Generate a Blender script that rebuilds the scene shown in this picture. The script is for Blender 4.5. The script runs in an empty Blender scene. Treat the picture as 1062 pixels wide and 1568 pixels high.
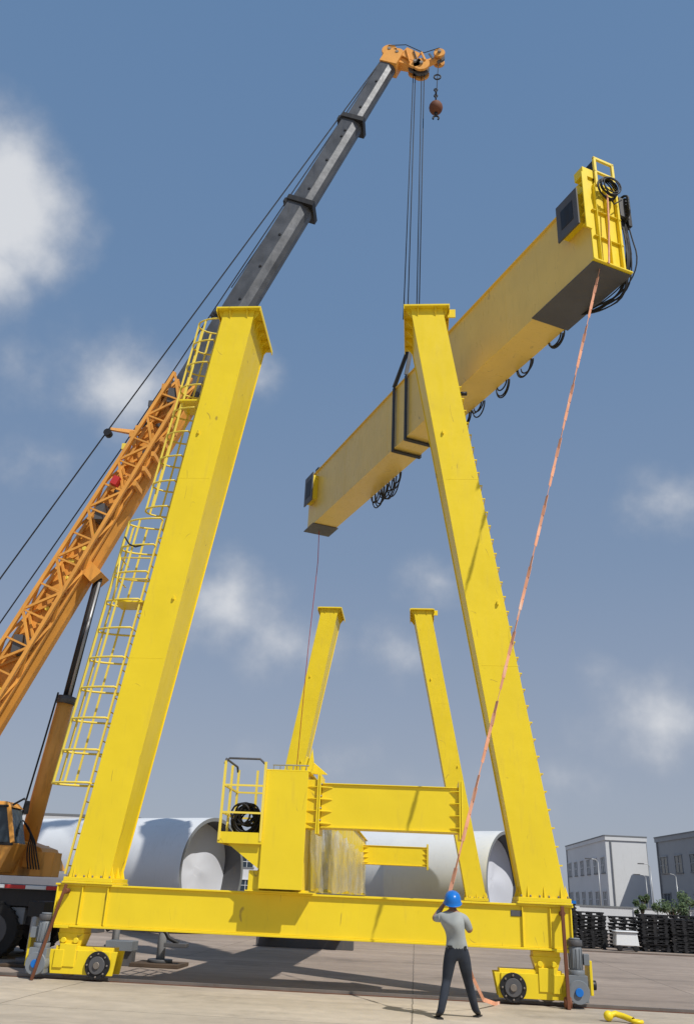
import bpy, bmesh, math, random
from mathutils import Vector, Matrix, Quaternion
random.seed(7)
V=Vector
scene=bpy.context.scene
COL=bpy.context.collection

# ------------------------------------------------------------------ materials
def newmat(name):
    m=bpy.data.materials.new(name); m.use_nodes=True
    nt=m.node_tree; b=nt.nodes["Principled BSDF"]; return m,nt,b
def paint(name,col,rough=.45,var=.12,dirt=(.25,.17,.08),dirt_amt=.25,metal=0.,bump=.02,scale=1.2,spec=.4,scratch=0.):
    m,nt,b=newmat(name); N=nt.nodes; Lk=nt.links.new
    tc=N.new("ShaderNodeTexCoord")
    n1=N.new("ShaderNodeTexNoise"); n1.inputs["Scale"].default_value=scale; n1.inputs["Detail"].default_value=4
    Lk(tc.outputs["Object"],n1.inputs["Vector"])
    r1=N.new("ShaderNodeMapRange"); r1.inputs[1].default_value=.3; r1.inputs[2].default_value=.7
    r1.inputs[3].default_value=1-var; r1.inputs[4].default_value=1+var*.5
    Lk(n1.outputs[0],r1.inputs[0])
    mul=N.new("ShaderNodeVectorMath"); mul.operation='SCALE'; mul.inputs[0].default_value=col
    Lk(r1.outputs[0],mul.inputs["Scale"])
    mp=N.new("ShaderNodeMapping"); mp.inputs["Scale"].default_value=(3,3,.5); Lk(tc.outputs["Object"],mp.inputs["Vector"])
    n2=N.new("ShaderNodeTexNoise"); n2.inputs["Scale"].default_value=2.2; n2.inputs["Detail"].default_value=6; n2.inputs["Roughness"].default_value=.65
    Lk(mp.outputs[0],n2.inputs["Vector"])
    r2=N.new("ShaderNodeMapRange"); r2.inputs[1].default_value=.56; r2.inputs[2].default_value=.78
    r2.inputs[3].default_value=0; r2.inputs[4].default_value=dirt_amt; Lk(n2.outputs[0],r2.inputs[0])
    mix=N.new("ShaderNodeMix"); mix.data_type='RGBA'; Lk(r2.outputs[0],mix.inputs[0]); Lk(mul.outputs[0],mix.inputs[6])
    mix.inputs[7].default_value=(*dirt,1); last=mix.outputs[2]
    if scratch:
        mp2=N.new("ShaderNodeMapping"); mp2.inputs["Scale"].default_value=(1.6,1.6,.55); mp2.inputs["Rotation"].default_value=(.4,.5,.2); Lk(tc.outputs["Object"],mp2.inputs["Vector"])
        n4=N.new("ShaderNodeTexNoise"); n4.inputs["Scale"].default_value=1.1; n4.inputs["Detail"].default_value=1; Lk(mp2.outputs[0],n4.inputs["Vector"])
        s1=N.new("ShaderNodeMath");s1.operation='SUBTRACT';Lk(n4.outputs[0],s1.inputs[0]);s1.inputs[1].default_value=.5
        s2=N.new("ShaderNodeMath");s2.operation='ABSOLUTE';Lk(s1.outputs[0],s2.inputs[0])
        s3=N.new("ShaderNodeMapRange");s3.inputs[1].default_value=.0012;s3.inputs[2].default_value=.005;s3.inputs[3].default_value=1;s3.inputs[4].default_value=0;Lk(s2.outputs[0],s3.inputs[0])
        n5=N.new("ShaderNodeTexNoise"); n5.inputs["Scale"].default_value=2.3; n5.inputs["Detail"].default_value=3; Lk(tc.outputs["Object"],n5.inputs["Vector"])
        s4=N.new("ShaderNodeMapRange");s4.inputs[1].default_value=.55;s4.inputs[2].default_value=.62;s4.inputs[3].default_value=0;s4.inputs[4].default_value=scratch;Lk(n5.outputs[0],s4.inputs[0])
        s5=N.new("ShaderNodeMath");s5.operation='MULTIPLY';Lk(s3.outputs[0],s5.inputs[0]);Lk(s4.outputs[0],s5.inputs[1])
        mx=N.new("ShaderNodeMix");mx.data_type='RGBA';Lk(s5.outputs[0],mx.inputs[0]);Lk(last,mx.inputs[6]);mx.inputs[7].default_value=(.22,.14,.05,1);last=mx.outputs[2]
    Lk(last,b.inputs["Base Color"])
    rr=N.new("ShaderNodeMapRange"); rr.inputs[1].default_value=.3; rr.inputs[2].default_value=.7; rr.inputs[3].default_value=max(.05,rough-.08); rr.inputs[4].default_value=min(1,rough+.12); Lk(n2.outputs[0],rr.inputs[0]); Lk(rr.outputs[0],b.inputs["Roughness"])
    b.inputs["Metallic"].default_value=metal
    b.inputs["Specular IOR Level"].default_value=spec
    if bump:
        bp=N.new("ShaderNodeBump"); bp.inputs["Strength"].default_value=.35; bp.inputs["Distance"].default_value=bump
        n3=N.new("ShaderNodeTexNoise"); n3.inputs["Scale"].default_value=2.5; n3.inputs["Detail"].default_value=2
        Lk(tc.outputs["Object"],n3.inputs["Vector"]); Lk(n3.outputs[0],bp.inputs["Height"]); Lk(bp.outputs[0],b.inputs["Normal"])
    return m
YEL=paint("yellow_paint",(.84,.63,.02),.40,.05,(.50,.35,.05),.28,scratch=.6)
YELD=paint("yellow_paint_sky_glare",(.82,.58,.13),.32,.06,(.5,.36,.12),.3,spec=.6,scratch=.5)  # yellow for the lifted girder, sky glare mixed into its paler colour
YEL2=paint("yellow_paint_rail",(.84,.65,.09),.5,.08,bump=0)
ORG=paint("orange_crane_paint",(.74,.34,.065),.45,.18,(.14,.07,.03),.5)
GRYB=paint("boom_grey_steel",(.10,.105,.115),.38,.3,(.03,.03,.03),.6,metal=.3,scale=2)
BLK=paint("black_paint",(.015,.015,.017),.5,.2,(.08,.07,.06),.3,bump=0)
RUB=paint("tyre_rubber",(.02,.02,.02),.85,.2,(.12,.1,.08),.4,bump=0)
WHT=paint("white_coating",(.70,.72,.74),.4,.05,(.4,.38,.35),.25,scale=.5,bump=0)
COV=paint("white_tarpaulin",(.60,.62,.68),.7,.06,(.45,.46,.5),.2,bump=0,scale=.5)
GRM=paint("motor_grey",(.19,.21,.23),.45,.15,(.06,.05,.04),.4)
DGR=paint("dark_steel_plate",(.09,.09,.095),.5,.15,bump=0)
BLU=paint("blue_plastic",(.01,.16,.55),.3,.05,dirt_amt=.05,bump=0)
RST=paint("rusty_bar",(.16,.055,.025),.7,.3,(.06,.03,.02),.5)
RED=paint("red_paint",(.5,.03,.03),.5,.1)
STL=paint("worn_steel",(.25,.22,.19),.5,.3,(.12,.06,.03),.6,metal=.5)
ROPE=paint("black_cable",(.012,.012,.014),.6,.1,bump=0,dirt_amt=0)
STRAP=paint("orange_strap",(.85,.40,.24),.7,.2,(.85,.78,.7),.8,bump=0,scale=3)
REDR=paint("red_rope",(.45,.06,.05),.7,.1,bump=0)
WALLW=paint("white_wall",(.62,.63,.64),.8,.06,(.4,.38,.35),.3,scale=.2)
WALLG=paint("grey_wall",(.30,.32,.34),.8,.06,(.2,.2,.2),.3,scale=.2)
ROOFG=paint("grey_trim",(.18,.19,.20),.7,.06)
BARK=paint("bark",(.09,.06,.04),.9,.3)
GALV=paint("galvanised_pole",(.35,.36,.37),.4,.1,metal=.4,bump=0)
m,nt,b=newmat("window_glass"); b.inputs["Base Color"].default_value=(.03,.045,.06,1); b.inputs["Roughness"].default_value=.12; GLS=m
# thin protective plastic film
m,nt,b=newmat("plastic_film"); b.inputs["Base Color"].default_value=(.62,.62,.58,1); b.inputs["Roughness"].default_value=.16
nzf=nt.nodes.new("ShaderNodeTexNoise");nzf.inputs["Scale"].default_value=1.4;nzf.inputs["Detail"].default_value=4;tcf=nt.nodes.new("ShaderNodeTexCoord");nt.links.new(tcf.outputs["Object"],nzf.inputs["Vector"])
mrf=nt.nodes.new("ShaderNodeMapRange");mrf.inputs[1].default_value=.3;mrf.inputs[2].default_value=.7;mrf.inputs[3].default_value=.2;mrf.inputs[4].default_value=.65;nt.links.new(nzf.outputs[0],mrf.inputs[0]);nt.links.new(mrf.outputs[0],b.inputs["Alpha"]);FILM=m
def leafmat(name,c1,c2):
    m,nt,b=newmat(name); N=nt.nodes
    n=N.new("ShaderNodeTexNoise"); n.inputs["Scale"].default_value=1.5; n.inputs["Detail"].default_value=4
    tc=N.new("ShaderNodeTexCoord"); nt.links.new(tc.outputs["Object"],n.inputs["Vector"])
    r=N.new("ShaderNodeValToRGB"); r.color_ramp.elements[0].position=.35; r.color_ramp.elements[1].position=.65
    r.color_ramp.elements[0].color=(*c1,1); r.color_ramp.elements[1].color=(*c2,1)
    nt.links.new(n.outputs[0],r.inputs[0]); nt.links.new(r.outputs[0],b.inputs["Base Color"]); b.inputs["Roughness"].default_value=.6
    return m
LEAF=leafmat("foliage",(.025,.05,.015),(.08,.12,.04))
# ------------------------------------------------------------------ mesh builder
class MB:
    def __init__(s): s.bm=bmesh.new(); s.mats=[]
    def mi(s,m):
        if m not in s.mats: s.mats.append(m)
        return s.mats.index(m)
    def hexa(s,p,m):
        v=[s.bm.verts.new(q) for q in p]; k=s.mi(m)
        for f in ((0,3,2,1),(4,5,6,7),(0,1,5,4),(1,2,6,5),(2,3,7,6),(3,0,4,7)):
            fc=s.bm.faces.new([v[i] for i in f]); fc.material_index=k
    def box(s,x0,x1,y0,y1,z0,z1,m):
        s.hexa([(x0,y0,z0),(x1,y0,z0),(x1,y1,z0),(x0,y1,z0),(x0,y0,z1),(x1,y0,z1),(x1,y1,z1),(x0,y1,z1)],m)
    def frame(s,o,ax,ay,az,x0,x1,y0,y1,z0,z1,m):
        g=lambda x,y,z:o+ax*x+ay*y+az*z
        s.hexa([g(x0,y0,z0),g(x1,y0,z0),g(x1,y1,z0),g(x0,y1,z0),g(x0,y0,z1),g(x1,y0,z1),g(x1,y1,z1),g(x0,y1,z1)],m)
    def beam(s,p,q,w,h,m,up=(0,0,1),w2=None,h2=None):
        p=V(p);q=V(q);d=(q-p).normalized();up=V(up)
        if abs(d.dot(up))>.97: up=V((0,1,0))
        sx=d.cross(up).normalized(); u=sx.cross(d)
        w2=w if w2 is None else w2; h2=h if h2 is None else h2
        P=[]
        for c,a,bb in ((p,w/2,h/2),(q,w2/2,h2/2)):
            P+= [c-sx*a-u*bb,c+sx*a-u*bb,c+sx*a+u*bb,c-sx*a+u*bb]
        s.hexa(P,m)
    def cyl(s,p,q,r,m,seg=12,r2=None,cap=True):
        p=V(p);q=V(q);d=(q-p).normalized();a=d.orthogonal().normalized();c=d.cross(a);r2=r if r2 is None else r2;k=s.mi(m)
        A=[];B=[]
        for i in range(seg):
            t=2*math.pi*i/seg; o=a*math.cos(t)+c*math.sin(t)
            A.append(s.bm.verts.new(p+o*r));B.append(s.bm.verts.new(q+o*r2))
        for i in range(seg):
            j=(i+1)%seg; f=s.bm.faces.new((A[i],A[j],B[j],B[i])); f.material_index=k; f.smooth=True
        if cap:
            f=s.bm.faces.new(A[::-1]);f.material_index=k; f=s.bm.faces.new(B);f.material_index=k
    def path(s,pts,r,m,seg=6,closed=False):
        pts=[V(p) for p in pts];n=len(pts);k=s.mi(m);rings=[]
        prev=None
        for i,p in enumerate(pts):
            if closed: d=(pts[(i+1)%n]-pts[i-1]).normalized()
            else: d=(pts[min(i+1,n-1)]-pts[max(i-1,0)]).normalized()
            if prev is None: a=d.orthogonal().normalized()
            else:
                a=prev-d*prev.dot(d); a=a.normalized() if a.length>1e-5 else d.orthogonal().normalized()
            prev=a;c=d.cross(a)
            rings.append([s.bm.verts.new(p+(a*math.cos(2*math.pi*j/seg)+c*math.sin(2*math.pi*j/seg))*r) for j in range(seg)])
        for i in range(n if closed else n-1):
            A=rings[i];B=rings[(i+1)%n]
            for j in range(seg):
                f=s.bm.faces.new((A[j],A[(j+1)%seg],B[(j+1)%seg],B[j]));f.material_index=k;f.smooth=True
    def ring(s,c,n,r,t,m,seg=20,a0=0,a1=2*math.pi,ex=None,sy=1.):
        c=V(c);n=V(n).normalized();a=V(ex).normalized() if ex is not None else n.orthogonal().normalized();b=n.cross(a)
        full=abs(a1-a0-2*math.pi)<1e-4
        pts=[c+a*r*math.cos(a0+(a1-a0)*i/seg)+b*r*sy*math.sin(a0+(a1-a0)*i/seg) for i in range(seg if full else seg+1)]
        s.path(pts,t,m,6,full)
    def sph(s,c,r,m,sc=(1,1,1)):
        g=bmesh.ops.create_uvsphere(s.bm,u_segments=16,v_segments=10,radius=r)
        k=s.mi(m)
        for v in g['verts']:
            v.co=V((v.co.x*sc[0],v.co.y*sc[1],v.co.z*sc[2]))+V(c)
            for f in v.link_faces: f.material_index=k; f.smooth=True
    def tri(s,a,b,c,th,n,m):
        n=V(n).normalized()*th/2;a=V(a);b=V(b);c=V(c);k=s.mi(m)
        A=[s.bm.verts.new(p-n) for p in (a,b,c)];B=[s.bm.verts.new(p+n) for p in (a,b,c)]
        for fs in (A[::-1],B,(A[0],A[1],B[1],B[0]),(A[1],A[2],B[2],B[1]),(A[2],A[0],B[0],B[2])):
            f=s.bm.faces.new(fs);f.material_index=k
    def done(s,name,parent=None,bevel=0,origin=None):
        bmesh.ops.recalc_face_normals(s.bm,faces=s.bm.faces[:])
        me=bpy.data.meshes.new(name)
        s.bm.to_mesh(me);s.bm.free()
        for mm in s.mats: me.materials.append(mm)
        ob=bpy.data.objects.new(name,me);COL.objects.link(ob)
        if parent: ob.parent=parent
        if bevel:
            md=ob.modifiers.new("bevel",'BEVEL');md.width=bevel;md.segments=1;md.limit_method='ANGLE';md.angle_limit=math.radians(50)
        return ob
def empty(name,loc=(0,0,0)):
    e=bpy.data.objects.new(name,None);e.location=(0,0,0);COL.objects.link(e);return e

# ------------------------------------------------------------------ ground
def ground_mat():
    m,nt,b=newmat("concrete_yard");N=nt.nodes;Lk=nt.links.new
    tc=N.new("ShaderNodeTexCoord")
    sep=N.new("ShaderNodeSeparateXYZ");Lk(tc.outputs["Object"],sep.inputs[0])
    def noise(sc,det,ro,vec=None,scale3=None):
        n=N.new("ShaderNodeTexNoise");n.inputs["Scale"].default_value=sc;n.inputs["Detail"].default_value=det;n.inputs["Roughness"].default_value=ro
        if scale3:
            mp=N.new("ShaderNodeMapping");mp.inputs["Scale"].default_value=scale3;Lk(tc.outputs["Object"],mp.inputs["Vector"]);Lk(mp.outputs[0],n.inputs["Vector"])
        else: Lk(tc.outputs["Object"],n.inputs["Vector"])
        return n.outputs[0]
    def rng(x,a,b_,c,d):
        r=N.new("ShaderNodeMapRange");r.inputs[1].default_value=a;r.inputs[2].default_value=b_;r.inputs[3].default_value=c;r.inputs[4].default_value=d;Lk(x,r.inputs[0]);return r
    n1=noise(.12,6,.6);n2=noise(3.,7,.7);n3=noise(.5,5,.6,scale3=(.25,1.6,1));n4=noise(.35,6,.7);n6=noise(1.3,4,.6,scale3=(.12,1.,1))
    ed=N.new("ShaderNodeMath");ed.operation='MULTIPLY_ADD';Lk(n2,ed.inputs[0]);ed.inputs[1].default_value=.6;Lk(sep.outputs[1],ed.inputs[2])
    near=rng(ed.outputs[0],17.7,18.6,0,1);near.interpolation_type='SMOOTHSTEP'
    mix=N.new("ShaderNodeMix");mix.data_type='RGBA';Lk(near.outputs[0],mix.inputs[0])
    mix.inputs[6].default_value=(.54,.46,.36,1);mix.inputs[7].default_value=(.38,.305,.25,1)
    acc=None
    for q in (rng(n1,.3,.7,.78,1.12),rng(n2,.3,.7,.86,1.08),rng(n3,.3,.72,1.12,.78),rng(n4,.54,.70,1,.68),rng(n6,.56,.68,1,.8)):
        if acc is None: acc=q.outputs[0]
        else:
            mm=N.new("ShaderNodeMath");mm.operation='MULTIPLY';Lk(acc,mm.inputs[0]);Lk(q.outputs[0],mm.inputs[1]);acc=mm.outputs[0]
    br=N.new("ShaderNodeTexBrick");br.inputs["Scale"].default_value=1;br.inputs["Mortar Size"].default_value=.012;br.offset=0
    br.inputs["Brick Width"].default_value=6;br.inputs["Row Height"].default_value=4.6;br.inputs["Color1"].default_value=(1,1,1,1);br.inputs["Color2"].default_value=(.88,.88,.88,1);br.inputs["Mortar"].default_value=(.4,.4,.4,1)
    wob=N.new("ShaderNodeVectorMath");wob.operation='MULTIPLY_ADD';nn=N.new("ShaderNodeTexNoise");nn.inputs["Scale"].default_value=1.5;nn.inputs["Detail"].default_value=4;Lk(tc.outputs["Object"],nn.inputs["Vector"])
    Lk(nn.outputs[1],wob.inputs[0]);wob.inputs[1].default_value=(.06,.06,0);Lk(tc.outputs["Object"],wob.inputs[2]);Lk(wob.outputs[0],br.inputs["Vector"])
    vm=N.new("ShaderNodeVectorMath");vm.operation='SCALE';Lk(mix.outputs[2],vm.inputs[0]);Lk(acc,vm.inputs["Scale"])
    v2=N.new("ShaderNodeVectorMath");v2.operation='MULTIPLY';Lk(vm.outputs[0],v2.inputs[0]);Lk(br.outputs["Color"],v2.inputs[1])
    Lk(v2.outputs[0],b.inputs["Base Color"]);b.inputs["Roughness"].default_value=.85
    bp=N.new("ShaderNodeBump");bp.inputs["Strength"].default_value=.5;bp.inputs["Distance"].default_value=.015;Lk(n2,bp.inputs["Height"]);Lk(bp.outputs[0],b.inputs["Normal"])
    return m
g=MB()
k=g.mi(ground_mat());vs=[g.bm.verts.new(p) for p in ((-900,-300,0),(900,-300,0),(900,1500,0),(-900,1500,0))];g.bm.faces.new(vs)
g.done("ground")
for yy in (17.7,38.35):
    g=MB()
    g.box(-60,60,yy-.16,yy-.05,.004,.006,RST); g.box(-60,60,yy+.05,yy+.16,.004,.006,RST)
    g.box(-60,60,yy-.035,yy+.035,.004,.05,STL)
    g.done("crane_rail")

# ------------------------------------------------------------------ gantry support frames
def leg(M,b0,t0,w,y0,db,dt,zb,zt):
    def sec(x,w,ya,yb,z): return [(x-w/2,ya,z),(x+w/2,ya,z),(x+w/2,yb,z),(x-w/2,yb,z)]
    M.hexa(sec(b0,w,y0+.015,y0+db-.015,zb)+sec(t0,w,y0+.015,y0+dt-.015,zt),YEL)
    e=.05
    M.hexa(sec(b0,w+e,y0,y0+.014,zb)+sec(t0,w+e,y0,y0+.014,zt),YEL)
    M.hexa(sec(b0,w+e,y0+db-.014,y0+db,zb)+sec(t0,w+e,y0+dt-.014,y0+dt,zt),YEL)
def bogie(M,xw,side):
    s=side;yc=17.7
    xm=xw+s*.62
    M.box(xm-.24,xm+.24,yc-.2,yc+.2,.78,.87,YEL)
    M.hexa([(xm-.18,yc-.17,.52),(xm+.18,yc-.17,.52),(xm+.18,yc+.17,.52),(xm-.18,yc+.17,.52),(xm-.26,yc-.2,.78),(xm+.26,yc-.2,.78),(xm+.26,yc+.2,.78),(xm-.26,yc+.2,.78)],YEL)
    for q in (-.2,.2):
        M.cyl((xm+q*.6,yc-.24,.66),(xm+q*.6,yc+.24,.66),.05,YEL,10)
    a,b=sorted((xw-s*.33,xw+s*.98))
    for ya in (-.24,.18):
        y0=yc+ya;y1=y0+.06
        M.hexa([(a+.08,y0,.1),(b-.05,y0,.1),(b-.05,y1,.1),(a+.08,y1,.1),(a,y0,.5),(b,y0,.5),(b,y1,.5),(a,y1,.5)],YEL)
    M.box(a+.1,b-.1,yc-.18,yc+.18,.42,.56,YEL)
    M.box(a+.12,a+.3,yc-.27,yc-.24,.2,.5,YEL); M.box(b-.3,b-.12,yc-.27,yc-.24,.2,.5,YEL)
    M.box(xm-.16,xm+.16,yc-.26,yc+.24,.22,.6,YEL)
    for wx in (xw,xw+s*.62):
        M.cyl((wx,yc-.1,.27),(wx,yc+.1,.27),.22,STL,24)
    M.cyl((xw,yc-.30,.27),(xw,yc-.242,.27),.235,BLK,28)
    M.cyl((xw,yc-.33,.27),(xw,yc-.30,.27),.15,DGR,20)
    M.cyl((xw,yc-.36,.27),(xw,yc-.33,.27),.06,STL,12)
    for i in range(8):
        t=i*math.pi/4; M.cyl((xw+.19*math.cos(t),yc-.325,.27+.19*math.sin(t)),(xw+.19*math.cos(t),yc-.3,.27+.19*math.sin(t)),.02,STL,6)
    xg=xw+s*1.12
    M.box(xg-.17,xg+.17,yc-.42,yc-.1,.1,.52,GRM)
    M.cyl((xg,yc-.46,.26),(xg,yc-.1,.26),.19,GRM,20)
    M.cyl((xg,yc-.50,.26),(xg,yc-.46,.26),.07,BLU,14)
    M.cyl((xg,yc-.27,.5),(xg,yc-.27,.6),.15,GRM,18)
    M.cyl((xg,yc-.27,.6),(xg,yc-.27,.98),.115,GRM,18)
    for i in range(12):
        t=i*math.pi/6; M.box(xg+.12*math.cos(t)-.008,xg+.12*math.cos(t)+.008,yc-.27+.12*math.sin(t)-.008,yc-.27+.12*math.sin(t)+.008,.62,.94,GRM)
    M.cyl((xg,yc-.27,.98),(xg,yc-.27,1.08),.135,DGR,18)
    M.cyl((xg,yc-.27,1.08),(xg,yc-.27,1.11),.1,GRM,18)
    M.box(xg+(.13 if s>0 else -.23),xg+(.23 if s>0 else -.13),yc-.36,yc-.2,.68,.86,GRM)
    xe=xg+s*.24
    M.box(min(xe,xe+s*.05),max(xe,xe+s*.05),yc-.24,yc+.24,.2,.75,YEL)
    M.cyl((xe,yc,.35),(xe+s*.14,yc,.35),.08,BLK,12)
def ladder_cage(M,z0,z1,xf,y0,wd,proj,gap=.14,step=.3,hoop=.62,tail=None):
    yr0=y0;yr1=y0+wd
    zb=z0 if tail is None else tail
    for y in (yr0,yr1):
        M.beam((xf(zb)-gap,y,zb),(xf(z1)-gap,y,z1),.035,.05,YEL2,up=(0,1,0))
    z=zb+.15
    while z<z1-.05:
        x=xf(z)-gap; M.cyl((x,yr0,z),(x,yr1,z),.014,YEL2,6); z+=step
    nh=int((z1-z0)/hoop); pts=[]
    def hp(z,t):
        yc=(yr0+yr1)/2; rx=proj; ry=wd/2+.12
        return V((xf(z)-gap-.02-rx*math.sin(t),yc-ry*math.cos(t),z))
    for i in range(nh+1):
        z=z0+(z1-z0)*i/nh
        M.path([V((xf(z)-gap,yr0,z))]+[hp(z,math.pi*j/12) for j in range(13)]+[V((xf(z)-gap,yr1,z))],.024,YEL2,5)
    for t in (math.radians(35),math.radians(65),math.radians(90),math.radians(115),math.radians(145)):
        M.beam(hp(z0,t),hp(z1,t),.045,.016,YEL2,up=(0,1,0))
    z=z0
    while z<z1:
        for y in (yr0,yr1): M.beam((xf(z)-gap,y,z),(xf(z)+.02,y,z),.03,.03,YEL2)
        z+=1.8

def support_frame(yf,name,topz,lb,lt,rb,rt,main=True):
    root=empty(name)
    M=MB();B=MB()
    zb=1.75
    x0,x1=-6.85,2.85
    B.box(x0+.02,x1-.02,yf+.03,yf+.57,.92,1.6,YEL)
    B.box(x0-.03,x1+.03,yf-.03,yf+.63,1.6,1.635,YEL)
    B.box(x0+.35,x1-.35,yf-.02,yf+.62,.88,.92,YEL)
    for xx in (x0,x1-.03):
        B.box(xx,xx+.03,yf-.01,yf+.61,.92,1.6,YEL)
    for xa,xb in ((x0+.05,x0+.35),(x1-.35,x1-.05)):
        B.box(xa,xb,yf-.01,yf+.61,.86,.92,YEL)
    for xx in (-6.35,-5.85,1.95,2.45):
        B.box(xx,xx+.02,yf-.02,yf+.03,.93,1.6,YEL)
    B.box(1.75,1.95,yf+.015,yf+.03,1.42,1.52,DGR)
    leg(M,lb,lt,.75,yf,.8,1.7,zb,topz); leg(M,rb,rt,.75,yf,.8,1.7,zb,topz)
    for xb,xt in ((lb,lt),(rb,rt)):
        B.box(xb-.5,xb+.5,yf-.06,yf+.95,1.637,1.672,YEL); B.box(xb-.48,xb+.48,yf-.05,yf+.94,1.674,1.75,YEL)
        for i in range(6):
            xx=xb-.42+i*.168; B.cyl((xx,yf-.03,1.75),(xx,yf-.03,1.79),.018,STL,6)
        for xx in (xb-.3,xb,xb+.3):
            B.tri((xx,yf-.045,1.752),(xx,yf-.002,1.752),(xx,yf-.002,1.95),.014,(1,0,0),YEL)
        for sg in (-1,1):
            for yy in (yf+.1,yf+.45,yf+.75): B.tri((xb+sg*.38,yy,1.752),(xb+sg*.47,yy,1.752),(xb+sg*.40,yy,1.98),.014,(0,1,0),YEL)
        M.box(xt-.57,xt+.57,yf-.12,yf+1.85,topz,topz+.05,YEL)
        M.box(xt-.50,xt+.50,yf-.05,yf+1.78,topz+.055,topz+.085,YEL)
        sl=(xt-xb)/(topz-zb)
        for sg in (-1,1):
            for yy in (yf+.05,yf+.45,yf+.85,yf+1.25,yf+1.62):
                M.tri((xt+sg*.375,yy,topz),(xt+sg*.55,yy,topz),(xt+sg*.375-sl*.28,yy,topz-.3),.016,(0,1,0),YEL)
            M.box(min(xt+sg*.55,xt+sg*.57),max(xt+sg*.55,xt+sg*.57),yf-.12,yf+1.85,topz-.09,topz,YEL)
        for xx in (xt-.22,xt+.22):
            M.tri((xx,yf,topz),(xx,yf-.11,topz),(xx,yf,topz-.25),.016,(1,0,0),YEL)
        for q in (.3,.62):
            zz=zb+(topz-zb)*q; xc=xb+(xt-xb)*q; dd=.8+.9*q
            M.box(xc-.376,xc+.376,yf+.018,yf+dd-.018,zz,zz+.012,YEL)
            M.box(xc-.385,xc+.385,yf-.003,yf+.004,zz+.3,zz+.312,YEL)
        for q,o in ((.42,.25),(.73,-.2)):
            zz=zb+(topz-zb)*q; xc=xb+(xt-xb)*q
            M.box(xc+o-.02,xc+o+.02,yf-.05,yf-.001,zz,zz+.09,YEL)
    M.box(rt+.52,rt+.72,yf+.1,yf+.14,topz-.2,topz+.04,YEL)
    M.done("legs",root,.006); B.done("ground_beam",root,.006)
    return root
LB,LT,RB,RT=-6.26,-4.58,2.37,.18
TZ=15.15
front=support_frame(17.4,"gantry_support_frame",TZ,LB,LT,RB,RT)
rear=support_frame(38.0,"gantry_support_frame",13.85,-6.1,-4.07,2.47,.23)
G=MB(); bogie(G,-5.85,-1); bogie(G,1.75,1)
G.beam((-6.62,17.25,1.62),(-6.93,17.1,.0),.05,.05,RST); G.beam((2.66,17.25,1.62),(2.66,17.12,.0),.06,.06,RST)
G.cyl((-6.62,17.22,1.5),(-6.62,17.4,1.5),.05,RST,10); G.cyl((2.66,17.22,1.5),(2.66,17.4,1.5),.05,RST,10)
G.cyl((2.6,17.2,.1),(2.72,17.2,.1),.09,RST,10)
G.done("bogies",front,.006)
G=MB(); bogie(G,-5.85,-1); bogie(G,1.75,1); o=G.done("bogies",rear,.006); o.location=(0,20.6,0)
xfL=lambda z:(LB+(LT-LB)*(z-1.75)/(TZ-1.75))-.4
G=MB()
ladder_cage(G,3.5,9.35,xfL,17.55,.45,.86,tail=1.8)
ladder_cage(G,9.75,15.1,xfL,17.75,.45,.62,tail=9.2)
x=xfL(7.5)
G.box(x-.75,x-.05,17.5,18.1,7.35,7.39,YEL)
G.box(xfL(12.7)-.6,xfL(12.7)-.05,17.6,18.3,12.6,12.64,YEL)
for dz in (.5,1.0):
    G.path([(x-.05,17.5,7.39+dz),(x-.75,17.5,7.39+dz),(x-.75,18.1,7.39+dz)],.018,YEL2)
G.cyl((x-.75,17.5,7.39),(x-.75,17.5,8.4),.018,YEL2,6)
xl=xfL(8.9)
G.path([V((xl-.9,17.5,8.9)),V((xl-.75,17.45,8.7)),V((xl-.6,17.45,8.64)),V((xl-.3,17.5,8.75))],.02,ROPE)
G.done("access_ladder",front)
G=MB();z=2.3
xr=lambda z:(RB+(RT-RB)*(z-1.75)/(TZ-1.75))+.4
while z<12.9:
    G.box(xr(z)-.03,xr(z)+.065,17.46,17.49,z,z+.025,YEL); G.box(xr(z)-.03,xr(z)+.065,17.8,17.83,z,z+.025,YEL); G.cyl((xr(z)+.055,17.47,z+.012),(xr(z)+.055,17.82,z+.012),.011,YEL,6)
    z+=.33
G.cyl((xr(12.9)+.0,17.5,12.7),(xr(12.9)+.2,17.5,12.7),.05,BLK,8)
G.done("climbing_rungs",front)

# ------------------------------------------------------------------ girder lying on the two ground beams
root=empty("box_girder")
G=MB();xa,xb=-2.86,-2.1;ya,yb=17.0,39.2;z0,z1=1.66,3.82
G.box(xa+.02,xb-.02,ya+.02,yb-.02,z0+.03,z1-.03,YEL)
G.box(xa-.06,xb+.06,ya-.02,yb+.02,z1-.03,z1,YEL); G.box(xa-.06,xb+.06,ya+.3,yb,z0,z0+.03,YEL)
G.box(xa-.03,xb+.03,ya-.02,ya+.01,z0+.03,z1-.03,YEL)
G.box(xa-.3,xb+.2,ya+.1,ya+1.0,1.637,1.66,YEL); G.box(xa-.25,xa-.03,ya+.12,ya+.14,1.66,2.0,YEL)
G.tri((xa-.25,ya+.3,1.66),(xa,ya+.3,1.66),(xa,ya+.3,2.3),.02,(0,1,0),YEL)
y=ya+1.2
while y<yb-.5:
    G.box(xb-.02,xb-.01,y,y+.02,z0+.05,z1-.05,YEL); y+=1.5
G.box(xa+.3,xa+.36,ya+.4,yb-.4,z1,z1+.06,STL)
G.tri((xb-.1,ya+.5,z1),(xb+.1,ya+.5,z1),(xb+.02,ya+.5,z1+.5),.05,(0,1,0),YEL)
G.tri((xb-.2,ya+.55,z1),(xb+.35,ya+.55,z1),(xb-.1,ya+.55,z1+.35),.03,(0,1,0),YEL)
G.done("girder_body",root,.006)
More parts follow.
